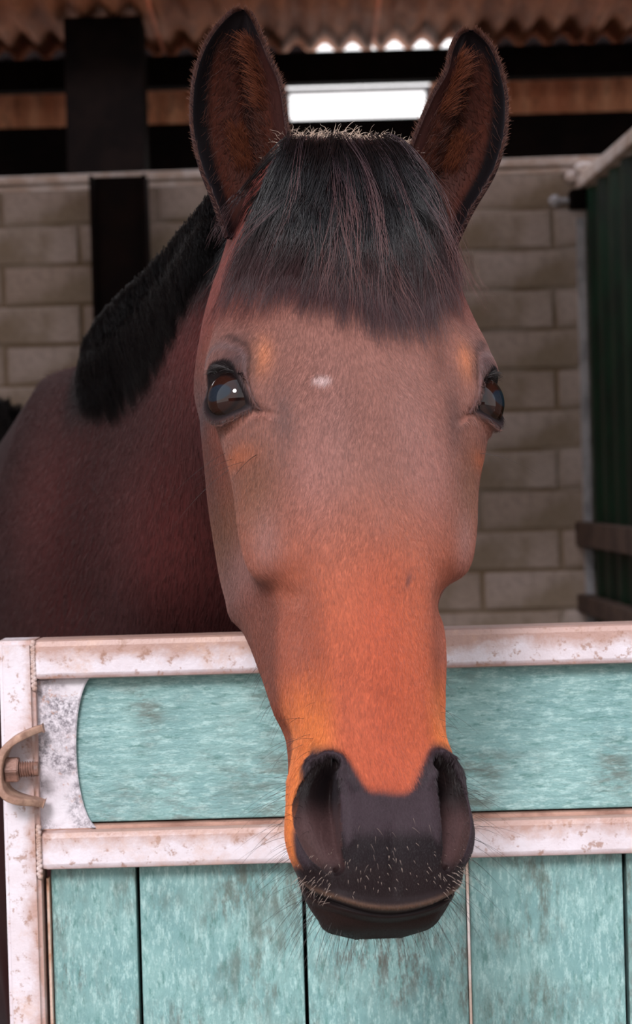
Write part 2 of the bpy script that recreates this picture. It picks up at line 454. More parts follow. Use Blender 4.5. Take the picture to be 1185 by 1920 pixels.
# bracket: bent strap with square nut and threaded bolt
M_strap = m_plain('old_bracket', lin(186, 150, 130), lin(146, 112, 96), .55, 60)
M_nut = m_plain('rusty_bolt', lin(150, 112, 98), lin(104, 76, 66), .5, 90)
br = bpy.data.objects.new('door_bracket', None); COL.objects.link(br); br.parent = door
path = [(84, 1361), (70, 1364), (52, 1370), (34, 1379), (20, 1392), (12, 1410), (9, 1435), (11, 1462), (22, 1478), (42, 1488), (62, 1494), (82, 1501)]
wid = [.010, .020, .034, .040, .042, .042, .042, .042, .042, .038, .026, .012]
def strap(path, wid, th):
    n = len(path); sub = 4
    pts = []; ws = []
    for i in range(n - 1):
        for k in range(sub):
            t = k / sub
            p0 = path[max(i - 1, 0)]; p1 = path[i]; p2 = path[i + 1]; p3 = path[min(i + 2, n - 1)]
            f = lambda a, b, c_, d: .5 * ((2 * b) + (-a + c_) * t + (2 * a - 5 * b + 4 * c_ - d) * t * t + (-a + 3 * b - 3 * c_ + d) * t ** 3)
            pts.append((f(p0[0], p1[0], p2[0], p3[0]), f(p0[1], p1[1], p2[1], p3[1]))); ws.append(wid[i] + (wid[i + 1] - wid[i]) * t)
    pts.append(path[-1]); ws.append(wid[-1])
    V, Fc = [], []
    m = len(pts)
    for i in range(m):
        a = np.array(pts[max(i - 1, 0)]); b = np.array(pts[min(i + 1, m - 1)]); d = b - a; d = d / np.linalg.norm(d); nn = np.array([-d[1], d[0]]) * th / 2
        p = np.array(pts[i])
        for s_, yy in ((1, -.022 - ws[i]), (1, -.022), (-1, -.022), (-1, -.022 - ws[i])):
            q = p + s_ * nn / SC1; V.append((dx(q[0]), yy, dz(q[1])))
    for i in range(m - 1):
        for k in range(4): Fc.append((i * 4 + k, i * 4 + (k + 1) % 4, i * 4 + 4 + (k + 1) % 4, i * 4 + 4 + k))
    Fc += [(0, 1, 2, 3), (m * 4 - 1, m * 4 - 2, m * 4 - 3, m * 4 - 4)]
    me = mesh_np('strap', V, Fc); return me
o = link('strap', strap(path, wid, .0065), M_strap, br)
md = o.modifiers.new('b', 'BEVEL'); md.width = .0012; md.segments = 2; md.limit_method = 'ANGLE'
bm = bmesh.new()
zc = dz(1432); yc = -.045
bmesh.ops.create_cone(bm, segments=6, radius1=.0125, radius2=.0125, depth=dx(42) - dx(17), cap_ends=True, matrix=Matrix.Translation(((dx(42) + dx(17)) / 2, yc, zc)) @ Matrix.Rotation(math.pi / 2, 4, 'Y'))
bmesh.ops.bevel(bm, geom=list(bm.edges), offset=.001, segments=2, affect='EDGES')
from_bm('nut', bm, M_nut, br)
n = 96; V = []; seg = 20
x0, x1 = dx(38), dx(79)
for i in range(n):
    t = i / (n - 1); xx = x0 + (x1 - x0) * t
    for k in range(seg):
        a = 2 * math.pi * k / seg
        r = .0068 + (.0009 * math.cos(2 * math.pi * (t * 9) - a) if t < .78 else 0) - (.0015 * max(0, t - .96) / .04)
        V.append((xx, yc + r * math.cos(a), zc + r * math.sin(a)))
Fc = [tuple(q) for q in grid_faces(n, seg, True)]
V.append((x1, yc, zc)); me = bpy.data.meshes.new('threaded_bolt'); me.from_pydata(V, [], Fc + [((n - 1) * seg + k, (n - 1) * seg + (k + 1) % seg, n * seg) for k in range(seg)])
me.polygons.foreach_set('use_smooth', [True] * len(me.polygons)); link('threaded_bolt', me, M_nut, br)

# ================================================================== THE HORSE
HD = 1.64
# head frame: origin between the eyes, local x to the photograph's right, y into the head, z up
H0 = P(690, 738, HD)
HM = Matrix.Translation(H0) @ Matrix.Rotation(math.radians(11), 4, 'Z') @ Matrix.Rotation(math.radians(2.2), 4, 'Y') @ Matrix.Rotation(math.radians(-13), 4, 'X')
HMi = HM.inverted()
HMn = np.array(HM)
def to_world(V): V = np.asarray(V); return V @ HMn[:3, :3].T + HMn[:3, 3]
HMin = np.array(HMi)
def to_local(V): V = np.asarray(V); return V @ HMin[:3, :3].T + HMin[:3, 3]

#      z     yA     xB    yB     xC    yC    xD    yD    xE    yE    yF
SEC = [
 ( .252, .100, .010, .100, .015, .115, .015, .130, .010, .150, .150),
 ( .244, .070, .032, .070, .045, .095, .045, .130, .040, .170, .180),
 ( .226, .046, .046, .052, .062, .090, .064, .140, .055, .200, .215),
 ( .160, .018, .052, .025, .080, .062, .090, .120, .080, .200, .240),
 ( .105, .000, .060, .010, .094, .050, .104, .115, .090, .220, .265),
 ( .060,-.008, .066, .000, .109, .040, .110, .110, .090, .240, .280),
 ( .030,-.011, .069,-.003, .124, .040, .108, .100, .082, .250, .290),
 ( .000,-.012, .069,-.003, .117, .040, .102, .100, .080, .255, .295),
 (-.050,-.012, .061,-.001, .097, .043, .094, .105, .077, .260, .300),
 (-.100,-.012, .052, .000, .087, .046, .084, .105, .074, .255, .292),
 (-.125,-.012, .047, .000, .081, .046, .081, .105, .072, .243, .280),
 (-.142,-.012, .044, .000, .069, .044, .077, .100, .071, .230, .265),
 (-.160,-.012, .042,-.001, .061, .040, .072, .095, .064, .208, .243),
 (-.200,-.012, .041,-.001, .058, .034, .069, .090, .057, .172, .205),
 (-.235,-.013, .040,-.002, .055, .030, .065, .082, .050, .145, .168),
 (-.262,-.014, .040,-.004, .055, .026, .056, .070, .046, .128, .150),
 (-.300,-.018, .046,-.009, .065, .018, .062, .060, .045, .112, .132),
 (-.340,-.022, .051,-.014, .070, .012, .065, .055, .043, .102, .122),
 (-.370,-.021, .047,-.014, .063, .012, .060, .050, .042, .098, .118),
 (-.390,-.018, .043,-.011, .056, .014, .053, .048, .040, .092, .108),
 (-.404,-.013, .038,-.006, .048, .018, .045, .046, .034, .080, .092),
 (-.414, .000, .032, .006, .038, .022, .038, .044, .022, .066, .074),
 (-.4205, .020, .012, .022, .016, .032, .016, .042, .010, .050, .056),
]
SEC = np.array(SEC)[::-1]
def hermite(xk, Y, xq):
    """monotone-ish cubic interpolation of each column"""
    h = np.diff(xk); d = np.diff(Y, axis=0) / h[:, None]
    m = np.zeros_like(Y); m[0] = d[0]; m[-1] = d[-1]
    pr = d[:-1] * d[1:]
    hm = np.where(pr > 0, 3 * (h[:-1] + h[1:])[:, None] / ((2 * h[1:] + h[:-1])[:, None] / np.where(pr > 0, d[:-1], 1) + (h[1:] + 2 * h[:-1])[:, None] / np.where(pr > 0, d[1:], 1)), 0)
    ave = .5 * (d[:-1] + d[1:])
    m[1:-1] = .5 * hm + .5 * np.where(pr > 0, ave, ave * .3)
    i = np.clip(np.searchsorted(xk, xq) - 1, 0, len(xk) - 2); t = ((xq - xk[i]) / h[i])[:, None]; hh = h[i][:, None]
    return (2 * t**3 - 3 * t**2 + 1) * Y[i] + (t**3 - 2 * t**2 + t) * hh * m[i] + (-2 * t**3 + 3 * t**2) * Y[i + 1] + (t**3 - t**2) * hh * m[i + 1]
NR, NCH = 560, 250
# rows: denser near the eye and the muzzle
zt_ = np.linspace(0, 1, 4000); zz = -.420 + .672 * zt_
dens = 1 + 1.2 * np.exp(-((zz - 0) / .035)**2) + 1.3 * np.exp(-((zz + .36) / .06)**2) + 3 * np.exp(-((zz + .42) / .006)**2) + 2 * np.exp(-((zz - .252) / .006)**2)
cd = np.cumsum(dens); cd = (cd - cd[0]) / (cd[-1] - cd[0])
zq = np.interp(np.linspace(0, 1, NR), cd, zz)
S = hermite(SEC[:, 0], SEC[:, 1:], zq)
# section key points, right half then mirrored
xk = np.stack([0 * zq, S[:, 1], S[:, 3], S[:, 5], S[:, 7], 0 * zq], 1)
yk = np.stack([S[:, 0], S[:, 2], S[:, 4], S[:, 6], S[:, 8], S[:, 9]], 1)
def closed_cr(xk, yk, nh):
    # full closed ring: A B C D E F E' D' C' B'
    X_ = np.concatenate([xk, -xk[:, -2:0:-1]], 1); Y_ = np.concatenate([yk, yk[:, -2:0:-1]], 1)
    K = X_.shape[1]
    segw = np.array([.16, .20, .24, .26, .14]); segw = np.concatenate([segw, segw[::-1]]) / 2
    cum = np.concatenate([[0], np.cumsum(segw)])
    u = np.linspace(0, 1, 2 * nh, endpoint=False)
    i = np.clip(np.searchsorted(cum, u, side='right') - 1, 0, K - 1); t = (u - cum[i]) / segw[i]
    def f(A):
        # centripetal-ish: use Catmull-Rom with chord-scaled tangents
        P0, P1, P2, P3 = A[:, (i - 1) % K], A[:, i], A[:, (i + 1) % K], A[:, (i + 2) % K]
        c0 = np.hypot(X_[:, (i - 1) % K] - X_[:, i], Y_[:, (i - 1) % K] - Y_[:, i]) + 1e-6
        c1 = np.hypot(X_[:, (i + 1) % K] - X_[:, i], Y_[:, (i + 1) % K] - Y_[:, i]) + 1e-6
        c2 = np.hypot(X_[:, (i + 2) % K] - X_[:, (i + 1) % K], Y_[:, (i + 2) % K] - Y_[:, (i + 1) % K]) + 1e-6
        m1 = ((P1 - P0) / c0 * c1 + (P2 - P1) / c1 * c0) / (c0 + c1) * c1
        m2 = ((P2 - P1) / c1 * c2 + (P3 - P2) / c2 * c1) / (c1 + c2) * c1
        return (2 * t**3 - 3 * t**2 + 1) * P1 + (t**3 - 2 * t**2 + t) * m1 + (-2 * t**3 + 3 * t**2) * P2 + (t**3 - t**2) * m2
    return f(X_), f(Y_)
gx, gy = closed_cr(xk, yk, NCH)
NC = 2 * NCH
V = np.stack([gx, gy, np.repeat(zq[:, None], NC, 1)], -1)          # rows from the chin up to the poll

def sstep(x, a, b): t = np.clip((x - a) / (b - a), 0, 1); return t * t * (3 - 2 * t)
def normals(V):
    du = np.roll(V, -1, 1) - np.roll(V, 1, 1)
    dv = np.gradient(V, axis=0)
    n = np.cross(du, dv); n /= (np.linalg.norm(n, axis=-1, keepdims=True) + 1e-12)
    return n
Nn = normals(V)
if (Nn[NR // 2, 0, 1]) > 0: Nn = -Nn; FLIP = True
else: FLIP = False
def brush(c, r, amt, sym=True, dirv=None):
    """push the surface out (amt > 0) or in along its normal around c; r = (rx, ry, rz)"""
    global V
    for s in ((1, -1) if sym else (1,)):
        q = (V - np.array([c[0] * s, c[1], c[2]])) / np.array(r)
        w_ = np.exp(-(q**2).sum(-1))[..., None]
        V = V + w_ * amt * (Nn if dirv is None else np.array([dirv[0] * s, dirv[1], dirv[2]]))
# facial crest, ending in a step above the mouth
for k, (cx, cy, cz, am) in enumerate([(.100, .045, -.045, .003), (.095, .05, -.075, .004), (.088, .052, -.10, .006), (.078, .052, -.118, .0065), (.072, .052, -.130, .004)]):
    brush((cx, cy, cz), (.016, .022, .022), am)
brush((.068, .04, -.160), (.02, .03, .012), -.004)
brush((.080, .056, -.150), (.016, .026, .010), -.006)
# brow, hollow above the eye, inner temple
brush((.100, .025, .030), (.020, .025, .012), .0085)
brush((.108, .045, .022), (.016, .022, .014), .005)
brush((.088, .020, .075), (.018, .03, .022), -.006)
brush((.062, .000, .034), (.016, .02, .020), -.0035)
brush((.080, .008, .000), (.014, .02, .030), -.004)
brush((.0, -.012, .03), (.04, .03, .05), .003, False)
brush((.0, -.012, -.12), (.016, .02, .12), .0015, False)
# nasal bones: soft groove either side
brush((.050, .010, -.20), (.012, .02, .06), -.0025)
brush((.03, -.006, -.27), (.02, .02, .03), -.002)
# bulge of the cheek and of the lower jaw
brush((.088, .17, .02), (.03, .07, .08), .006)
brush((.052, .075, -.215), (.02, .035, .035), .004)
# tendon and vein running to the nostril
for t in np.linspace(0, 1, 9): brush((.066 - .012 * t, .045 - .01 * t, -.17 - .10 * t), (.006, .012, .014), .0012)

# ---- muzzle
front = sstep(V[..., 1], .055, .02)
xs, zs = np.abs(V[..., 0]), V[..., 2]
# crescent nostrils: spine in (x, z) with half widths and depth
spn = np.array([(.0400, -.2915, .0055, .010), (.0455, -.2985, .0100, .030), (.0505, -.311, .0140, .038), (.0530, -.326, .0155, .034), (.0520, -.341, .0145, .024), (.0490, -.355, .0115, .014), (.0435, -.3675, .0070, .006)])
spq = hermite(np.arange(7.), spn, np.linspace(0, 6, 61))
best = np.full(xs.shape, 1e9); wd = np.zeros_like(xs); dp = np.zeros_like(xs); side = np.zeros_like(xs); tt = np.zeros_like(xs)
for i in range(60):
    a, b = spq[i, :2], spq[i + 1, :2]; d = b - a; L2 = (d**2).sum()
    t = np.clip(((xs - a[0]) * d[0] + (zs - a[1]) * d[1]) / L2, 0, 1)
    ex, ez = xs - a[0] - t * d[0], zs - a[1] - t * d[1]
    dist = np.hypot(ex, ez); m = dist < best
    best = np.where(m, dist, best); wd = np.where(m, spq[i, 2], wd); dp = np.where(m, spq[i, 3], dp)
    side = np.where(m, np.sign(ex + 1e-9), side); tt = np.where(m, (i + t) / 60, tt)
u = best / wd
prof_in = sstep(u, 1.05, .55)                    # steep medial wall
prof_out = sstep(u, 1.15, -.1)                   # gentle lateral wall
uu = u * side
hole = sstep(uu, -1.02, -.72) * (1 - .92 * sstep(uu, -.75, 1.05)**.8) * sstep(u, 1.08, .98) * front
rim = (np.exp(-((u - 1.45) / .38)**2) * np.where(side > 0, 1.0, .45) + .5 * np.exp(-((u - 1.5) / .5)**2) * (tt < .12)) * front * sstep(tt, 1.0, .8)
sgn = np.sign(V[..., 0])
V[..., 1] += hole * dp - rim * .0035
V[..., 0] += sgn * (rim * .0024 - hole * dp * .10)
INH = (u < 1.0) * front * 1.0; HOLE, RIM, USIDE = hole.copy(), rim.copy(), side.copy()
# false nostril swelling above
brush((.050, .0, -.275), (.012, .02, .018), .003)
# soft upper lip: plump halves, shallow midline, the lip rim and the mouth slit
brush((.022, -.02, -.352), (.020, .02, .026), .0025)
c0 = np.exp(-(V[..., 0] / .004)**2) * sstep(V[..., 2], -.33, -.35) * sstep(V[..., 2], -.395, -.38) * front
V[..., 1] += c0 * .0025
xa_ = np.abs(V[..., 0])
zm = -.4035 + .010 * (xa_ / .045)**2 + .028 * np.clip((V[..., 1] - .01) / .08, 0, 1)      # mouth line rises to the corners
dm = V[..., 2] - zm
fm = sstep(V[..., 1], .088, .07)
V[..., 1] -= np.exp(-((dm - .0045) / .0045)**2) * .0035 * fm * sstep(V[..., 1], .04, .0)
slit = np.exp(-(dm / .0022)**2) * fm
sc_ = 1 - .10 * slit
V[..., 0] *= sc_; V[..., 1] = (V[..., 1] - .05) * sc_ + .05
below = sstep(dm, -.001, -.006) * sstep(V[..., 1], .06, .0)
V[..., 1] += below * .012
V[..., 2] += 0
SLIT = slit.copy()

# ---- eyes: lids wrap round the eyeball
ER = .0245
EYES = []
for s in (1, -1):
    c = np.array([s * .0965, .040, .004])
    n = np.array([s * .80, -.60, .05]); n /= np.linalg.norm(n)
    up = np.array([0, 0, 1.]); up -= n * (up @ n); up /= np.linalg.norm(up)
    sd_ = np.cross(up, n) * s                      # towards the nose side is negative
    if sd_[1] > 0: sd_ = -sd_                      # sd_ points to the inner (front) corner
    EYES.append((s, c, n, up, sd_))
MM = np.full(V.shape[:2], 9.); BB = np.zeros(V.shape[:2]); LID = np.zeros(V.shape[:2]); LIDN = np.zeros(V.shape[:2])
def almond(a, b):
    """value < 1 inside the opening; a towards the inner corner, b up (in units of the eyeball radius)"""
    a2 = a * math.cos(.50) - b * math.sin(.50); b2 = a * math.sin(.50) + b * math.cos(.50)   # inner corner lower
    hb = np.where(b2 > 0, .80, .72)
    hb = hb * np.clip(1 - np.clip(a2, 0, 1.5)**1.6 * .50, .12, 1)
    return (np.abs(a2) / 1.04)**2.2 + (np.abs(b2) / hb)**2.0, b2, a2
for (s, c, n, up, sd_) in EYES:
    q = V - c; r = np.linalg.norm(q, axis=-1); dn_ = q @ n
    near = (r < .062) & (dn_ > -.01)
    a = (q @ sd_) / np.maximum(r, 1e-6); b = (q @ up) / np.maximum(r, 1e-6)
    ang_ = np.arccos(np.clip(dn_ / np.maximum(r, 1e-6), -1, 1)); k_ = ang_ / np.maximum(np.sin(ang_), 1e-3)
    a, b = a * k_, b * k_
    m, b2, a2 = almond(a, b); m = np.sqrt(m)
    inside = m < 1
    lidr = ER + .0012 + .0040 * sstep(m, 1.0, 1.22) - .0022 * np.exp(-((m - 1.52) / .09)**2) * (b2 > 0) - .0018 * np.exp(-((m - 1.6) / .10)**2) * (b2 < 0) * sstep(-b2, .2, .6) + .0028 * np.exp(-((m - 1.34) / .12)**2) * (b2 > 0)
    bl = sstep(m, 2.4, 1.25) * sstep(r, .058, .028)
    rn = np.where(inside, ER - .006 * sstep(m, 1.0, .90), lidr * bl + r * (1 - bl))
    rn = np.where(near, rn, r)
    MM = np.where(near & (r < .055), m, MM); BB = np.where(near, b2, BB)
    V = c + q * (rn / np.maximum(r, 1e-6))[..., None]
    LID = np.maximum(LID, np.where(near, sstep(r, .050, .034) * np.exp(-np.clip(m - 1.0, 0, 9)**2 / (2 * .34**2)), 0))
    LIDN = np.maximum(LIDN, np.where(near, sstep(m, 1.22, 1.0), 0))
NnV = normals(V); NnV = -NnV if FLIP else NnV

# ---- coat colours of the head (pigment, with some sheen and crease shade painted in)
def L3(r, g, b): return np.array(lin(r, g, b)[:3])
def head_colour(V):
    x, y, z = V[..., 0], V[..., 1], V[..., 2]; ax = np.abs(x)
    C = np.zeros(V.shape) + L3(172, 100, 74)
    def put(col, w_): nonlocal C; C = C * (1 - w_[..., None]) + L3(*col) * w_[..., None]
    nz = np.sin(x * 90 + 3 * np.sin(z * 31)) * np.sin(z * 47 + 2 * np.sin(x * 53)) * .5 + .5
    put((128, 90, 82), sstep(z, -.20, -.02) * .85)              # greyer forehead
    put((150, 108, 100), np.exp(-((ax - .028) / .02)**2 - ((z + .03) / .06)**2) * .6)
    put((160, 112, 104), np.exp(-((ax - .05) / .02)**2 - ((z + .07) / .05)**2) * .5)  # grey-lilac sheen painted into the coat
    put((142, 98, 88), np.exp(-(ax / .014)**2) * sstep(z, -.16, -.06) * .65 * (0.4 + nz))
    put((180, 87, 56), sstep(z, -.06, -.24) * .78)               # warm nose
    put((176, 80, 54), np.exp(-(ax / .022)**2) * sstep(z, -.10, -.2) * .45)
    put((146, 92, 78), np.exp(-((ax - .058) / .016)**2) * sstep(z, -.13, -.17) * sstep(z, -.24, -.20) * .5)
    put((216, 126, 66), sstep(z, -.20, -.27) * sstep(ax, .03, .052) * .8)
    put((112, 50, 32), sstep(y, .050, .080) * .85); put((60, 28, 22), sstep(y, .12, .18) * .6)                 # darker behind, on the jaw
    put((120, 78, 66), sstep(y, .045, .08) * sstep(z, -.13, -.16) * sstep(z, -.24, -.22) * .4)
    put((120, 62, 56), sstep(z, .05, .11) * .8)                  # red brown round the forelock
    put((116, 78, 56), np.exp(-((ax - .088) / .016)**2 - ((z + .075) / .035)**2) * .55)
    put((150, 116, 112), np.exp(-((ax - .080) / .012)**2 - ((z + .115) / .03)**2) * .5)  # lilac highlight on the cheek, painted in
    put((38, 30, 34), sstep(ax, .075, .02) * sstep(z, .085, .125) * .8)
    put((214, 134, 92), np.exp(-((ax - .084) / .0085)**2 - ((z - .032) / .014)**2) * .8)       # tan spot over each eye
    put((176, 102, 70), (y < .06) * np.exp(-((ax - .100) / .012)**2 - ((z + .043) / .008)**2) * .7)        # and beneath
    put((112, 84, 82), np.exp(-((ax - .104) / .018)**2 - ((z - .045) / .02)**2) * .5)
    put((96, 74, 72), np.exp(-((ax - .068) / .008)**2 - ((z + .02) / .025)**2) * .55)
    put((92, 58, 50), np.exp(-((x - .058) / .008)**2 - ((z - .03) / .02)**2) * .5)
    put((104, 70, 62), sstep(LID, .15, .6)); put((46, 36, 38), sstep(LID, .6, .95))
    put((70, 54, 56), np.exp(-((ax - .101) / .015)**2 - ((z - .030) / .013)**2) * .8); put((26, 20, 21), sstep(LIDN, .2, .9))
    put((108, 88, 88), np.exp(-((MM - 1.40) / .07)**2) * (BB > .05) * .7)  # upper lid fold painted: lighter band, then its crease shade as a stripe
    put((30, 20, 20), np.exp(-((MM - 1.56) / .05)**2) * (BB > .15) * .6)
    put((92, 72, 70), np.exp(-((MM - 1.75) / .10)**2) * (BB > .1) * .3)
    put((110, 60, 44), np.exp(-((MM - 1.75) / .05)**2) * (BB < -.2) * .5)
    # little white mark and a dark nick
    put((196, 168, 164), np.exp(-(((x + .039) / .0070)**2 + ((z - .007) / .0042)**2)**2))
    put((104, 66, 62), np.exp(-(((x - .024 - .3 * (z + .150)) / .0022)**2 + ((z + .150) / .007)**2)) * .8)
    # the dark muzzle, its upper edge dipping in the middle
    edge = -.312 + .034 * sstep(ax, .012, .040) + .004 * (nz - .5)
    edge = edge - .10 * sstep(-x, .060, .069) * (y > .01)
    mz = sstep(z, edge + .005, edge - .006)
    mz = np.maximum(mz, HOLE) ; mz = np.maximum(mz, sstep(RIM, .2, .6))
    mz = mz * 1.0
    latl = sstep(y, .004, .010) * sstep(-x, .05, .056) * sstep(z, -.372, -.355) * (1 - (HOLE > .05))
    mz = mz * (1 - latl)
    put((54, 43, 48), mz)
    put((20, 14, 16), sstep(z, -.338, -.352) * mz * .85 * (1 - sstep(RIM + HOLE, .1, .5)))
    put((70, 49, 47), INH * .8)
    put((20, 14, 15), INH * sstep(z, -.338, -.312) * .92)  # shade in the nostril's upper hollow, painted near black
    low = sstep(z, -.36, -.375) * sstep(y, .12, .06)
    put((30, 21, 22), low)
    put((120, 92, 76), np.exp(-((V[..., 2] - zm - .004) / .0022)**2) * fm * .55)
    put((18, 13, 14), SLIT * .9)
    put((42, 29, 26), sstep(dm, -.001, -.004) * sstep(z, -.37, -.385) * .8)
    return C
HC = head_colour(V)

VW = to_world(V.reshape(-1, 3))
HF = grid_faces(NR, NC, True)
if not FLIP: pass
# ---- neck, trunk and legs as lofts, merged by voxel remesh
def loft_np(T, B, Wd, egg, nseg=40, lat=None):
    T, B, Wd = np.array([tuple(p) for p in T]), np.array([tuple(p) for p in B]), np.array(Wd)
    k = np.arange(len(T)) * 1.0; q = np.linspace(0, len(T) - 1, (len(T) - 1) * 10 + 1)
    T, B, Wd, egg = hermite(k, T, q), hermite(k, B, q), hermite(k, Wd[:, None], q)[:, 0], hermite(k, np.array(egg)[:, None], q)[:, 0]
    C = (T + B) / 2; tan = np.gradient(C, axis=0); up = (T - B) / 2
    lt = np.cross(tan, up); lt /= np.linalg.norm(lt, axis=1, keepdims=True)
    if lat is not None: lt = np.tile(np.array(lat, dtype=float), (len(C), 1))
    ph = np.linspace(0, 2 * np.pi, nseg, endpoint=False)
    c_, s_ = np.cos(ph), np.sin(ph)
    wf = (1 - egg[:, None] * (c_[None] * .5 + .5)**1.3) * Wd[:, None]
    return C[:, None] + up[:, None] * c_[None, :, None] + lt[:, None] * (s_[None] * wf)[..., None]
def capped(Vg):
    nr, nc = Vg.shape[:2]; V_ = Vg.reshape(-1, 3); Fc = [tuple(f) for f in grid_faces(nr, nc, True)]
    return V_, Fc, [tuple(range(nc)), tuple(range((nr - 1) * nc, nr * nc))]
lw = lambda x, y, z: Vector(HM @ Vector((x, y, z)))
neckT = [lw(0, .10, .195), lw(-.01, .17, .205), P(425, 400, 1.94), P(345, 490, 2.12), P(262, 580, 2.30), P(172, 668, 2.50), P(100, 700, 2.75), P(90, 752, 3.1), P(90, 780, 3.45), P(90, 790, 3.75), P(80, 830, 4.0), P(60, 930, 4.15)]
neckB = [lw(0, .20, .02), lw(-.03, .30, -.02), P(520, 1080, 2.02), P(440, 1330, 2.12), P(370, 1560, 2.24), P(280, 1830, 2.36), P(200, 1980, 2.66), P(150, 2000, 3.05), P(130, 1900, 3.45), P(130, 1760, 3.75), P(100, 1500, 4.0), P(60, 1100, 4.15)]
neckW = [.060, .078, .088, .100, .115, .150, .200, .245, .25, .235, .18, .06]
neckE = [.3, .45, .62, .70, .74, .70, .60, .40, .25, .2, .15, .1]
Vn, Fn, caps = capped(loft_np(neckT, neckB, neckW, neckE))
VV, FF = [Vn], list(Fn) + caps
offv = len(Vn)
cT = Vector((P(230, 900, 2.45).x, 0, 0)).x
def leg(x, y, pts):
    global offv
    # pts: (z, y offset, front-back half, side half)
    rings = []
    pts = np.array(pts); q = np.linspace(0, len(pts) - 1, (len(pts) - 1) * 5 + 1); pts = hermite(np.arange(len(pts)) * 1.0, pts, q)
    ph = np.linspace(0, 2 * np.pi, 20, endpoint=False)
    G = np.stack([np.stack([x + p[3] * np.cos(ph), y + p[1] + p[2] * np.sin(ph), np.full(20, p[0])], -1) for p in pts])
    v, f, c_ = capped(G)
    VV.append(v); FF.extend([tuple(int(i) + offv for i in t) for t in f + c_]); offv += len(v)
for s in (-1, 1):
    leg(cT + s * .12, 2.62, [(1.15, 0, .13, .10), (.85, 0, .09, .07), (.60, -.01, .05, .045), (.50, -.01, .045, .045), (.45, 0, .036, .035), (.22, 0, .028, .026), (.14, -.01, .036, .034), (.08, -.03, .032, .032), (.06, -.03, .045, .045), (.003, -.045, .06, .055)])
    xr = P(90, 900, 3.85).x
    leg(xr + s * .13, 3.75, [(1.2, 0, .20, .13), (.95, -.03, .16, .11), (.75, .0, .09, .07), (.60, .07, .05, .045), (.50, .09, .05, .045), (.42, .07, .036, .034), (.22, .05, .03, .028), (.14, .04, .038, .035), (.08, .01, .034, .033), (.06, .01, .046, .046), (.003, 0, .06, .056)])
mb = bpy.data.meshes.new('trunk'); mb.from_pydata(np.concatenate(VV).tolist(), [], FF)
ob = bpy.data.objects.new('tmp', mb); COL.objects.link(ob)
rm = ob.modifiers.new('r', 'REMESH'); rm.mode = 'VOXEL'; rm.voxel_size = .011; rm.adaptivity = 0
sm = ob.modifiers.new('s', 'SMOOTH'); sm.factor = .6; sm.iterations = 14
dg = bpy.context.evaluated_depsgraph_get(); me2 = bpy.data.meshes.new_from_object(ob.evaluated_get(dg))
bpy.data.objects.remove(ob)
nb = len(me2.vertices); VB = np.empty(nb * 3); me2.vertices.foreach_get('co', VB); VB = VB.reshape(-1, 3)
NB = np.empty(nb * 3); me2.vertices.foreach_get('normal', NB); NB = NB.reshape(-1, 3)
fb = []
for p in me2.polygons: fb.append(tuple(p.vertices))
# muscle relief on neck and shoulder
def bbrush(c, r, a):
    global VB
    q = (VB - np.array(tuple(c))) / np.array(r); VB = VB + NB * (np.exp(-(q**2).sum(-1)) * a)[:, None]
bbrush(P(345, 950, 2.1), (.06, .2, .2), .006)
bbrush(P(90, 950, 2.4), (.06, .3, .12), .012)
bbrush(P(150, 1130, 2.3), (.05, .2, .05), -.010)
bbrush(P(300, 1120, 2.1), (.05, .2, .05), .008)
bbrush(P(385, 700, 2.0), (.03, .2, .10), .005)
def body_colour(VB):
    x, y, z = VB.T
    C = np.zeros(VB.shape) + L3(50, 22, 22)
    n = .5 + .5 * np.sin(x * 23 + 2 * np.sin(z * 11)) * np.sin(z * 17 + 1.5 * np.sin(x * 13 + y * 5))
    C = C * (1 - .35 * n[:, None]) + L3(26, 12, 15) * (.35 * n[:, None])
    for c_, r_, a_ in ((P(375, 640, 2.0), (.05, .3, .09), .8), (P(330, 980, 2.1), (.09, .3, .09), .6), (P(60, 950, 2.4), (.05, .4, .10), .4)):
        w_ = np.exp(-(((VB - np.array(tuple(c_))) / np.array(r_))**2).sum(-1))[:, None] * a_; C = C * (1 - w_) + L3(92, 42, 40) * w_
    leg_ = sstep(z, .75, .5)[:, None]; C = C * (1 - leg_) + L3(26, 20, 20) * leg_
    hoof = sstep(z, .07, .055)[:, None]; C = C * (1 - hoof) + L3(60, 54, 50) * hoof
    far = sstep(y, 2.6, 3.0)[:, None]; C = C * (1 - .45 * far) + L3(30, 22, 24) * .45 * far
    return C
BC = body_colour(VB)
# crest gets black under the mane
tq = hermite(np.arange(12.), np.array([tuple(p) for p in neckT]), np.linspace(1, 4.7, 60))
d = np.min(np.linalg.norm(VB[:, None, :] - tq[None], axis=-1), axis=1) if nb < 60000 else np.min(np.stack([np.linalg.norm(VB - t, axis=-1) for t in tq]), axis=0)
wb = sstep(d, .13, .06)[:, None]; BC = BC * (1 - wb) + L3(14, 11, 13) * wb

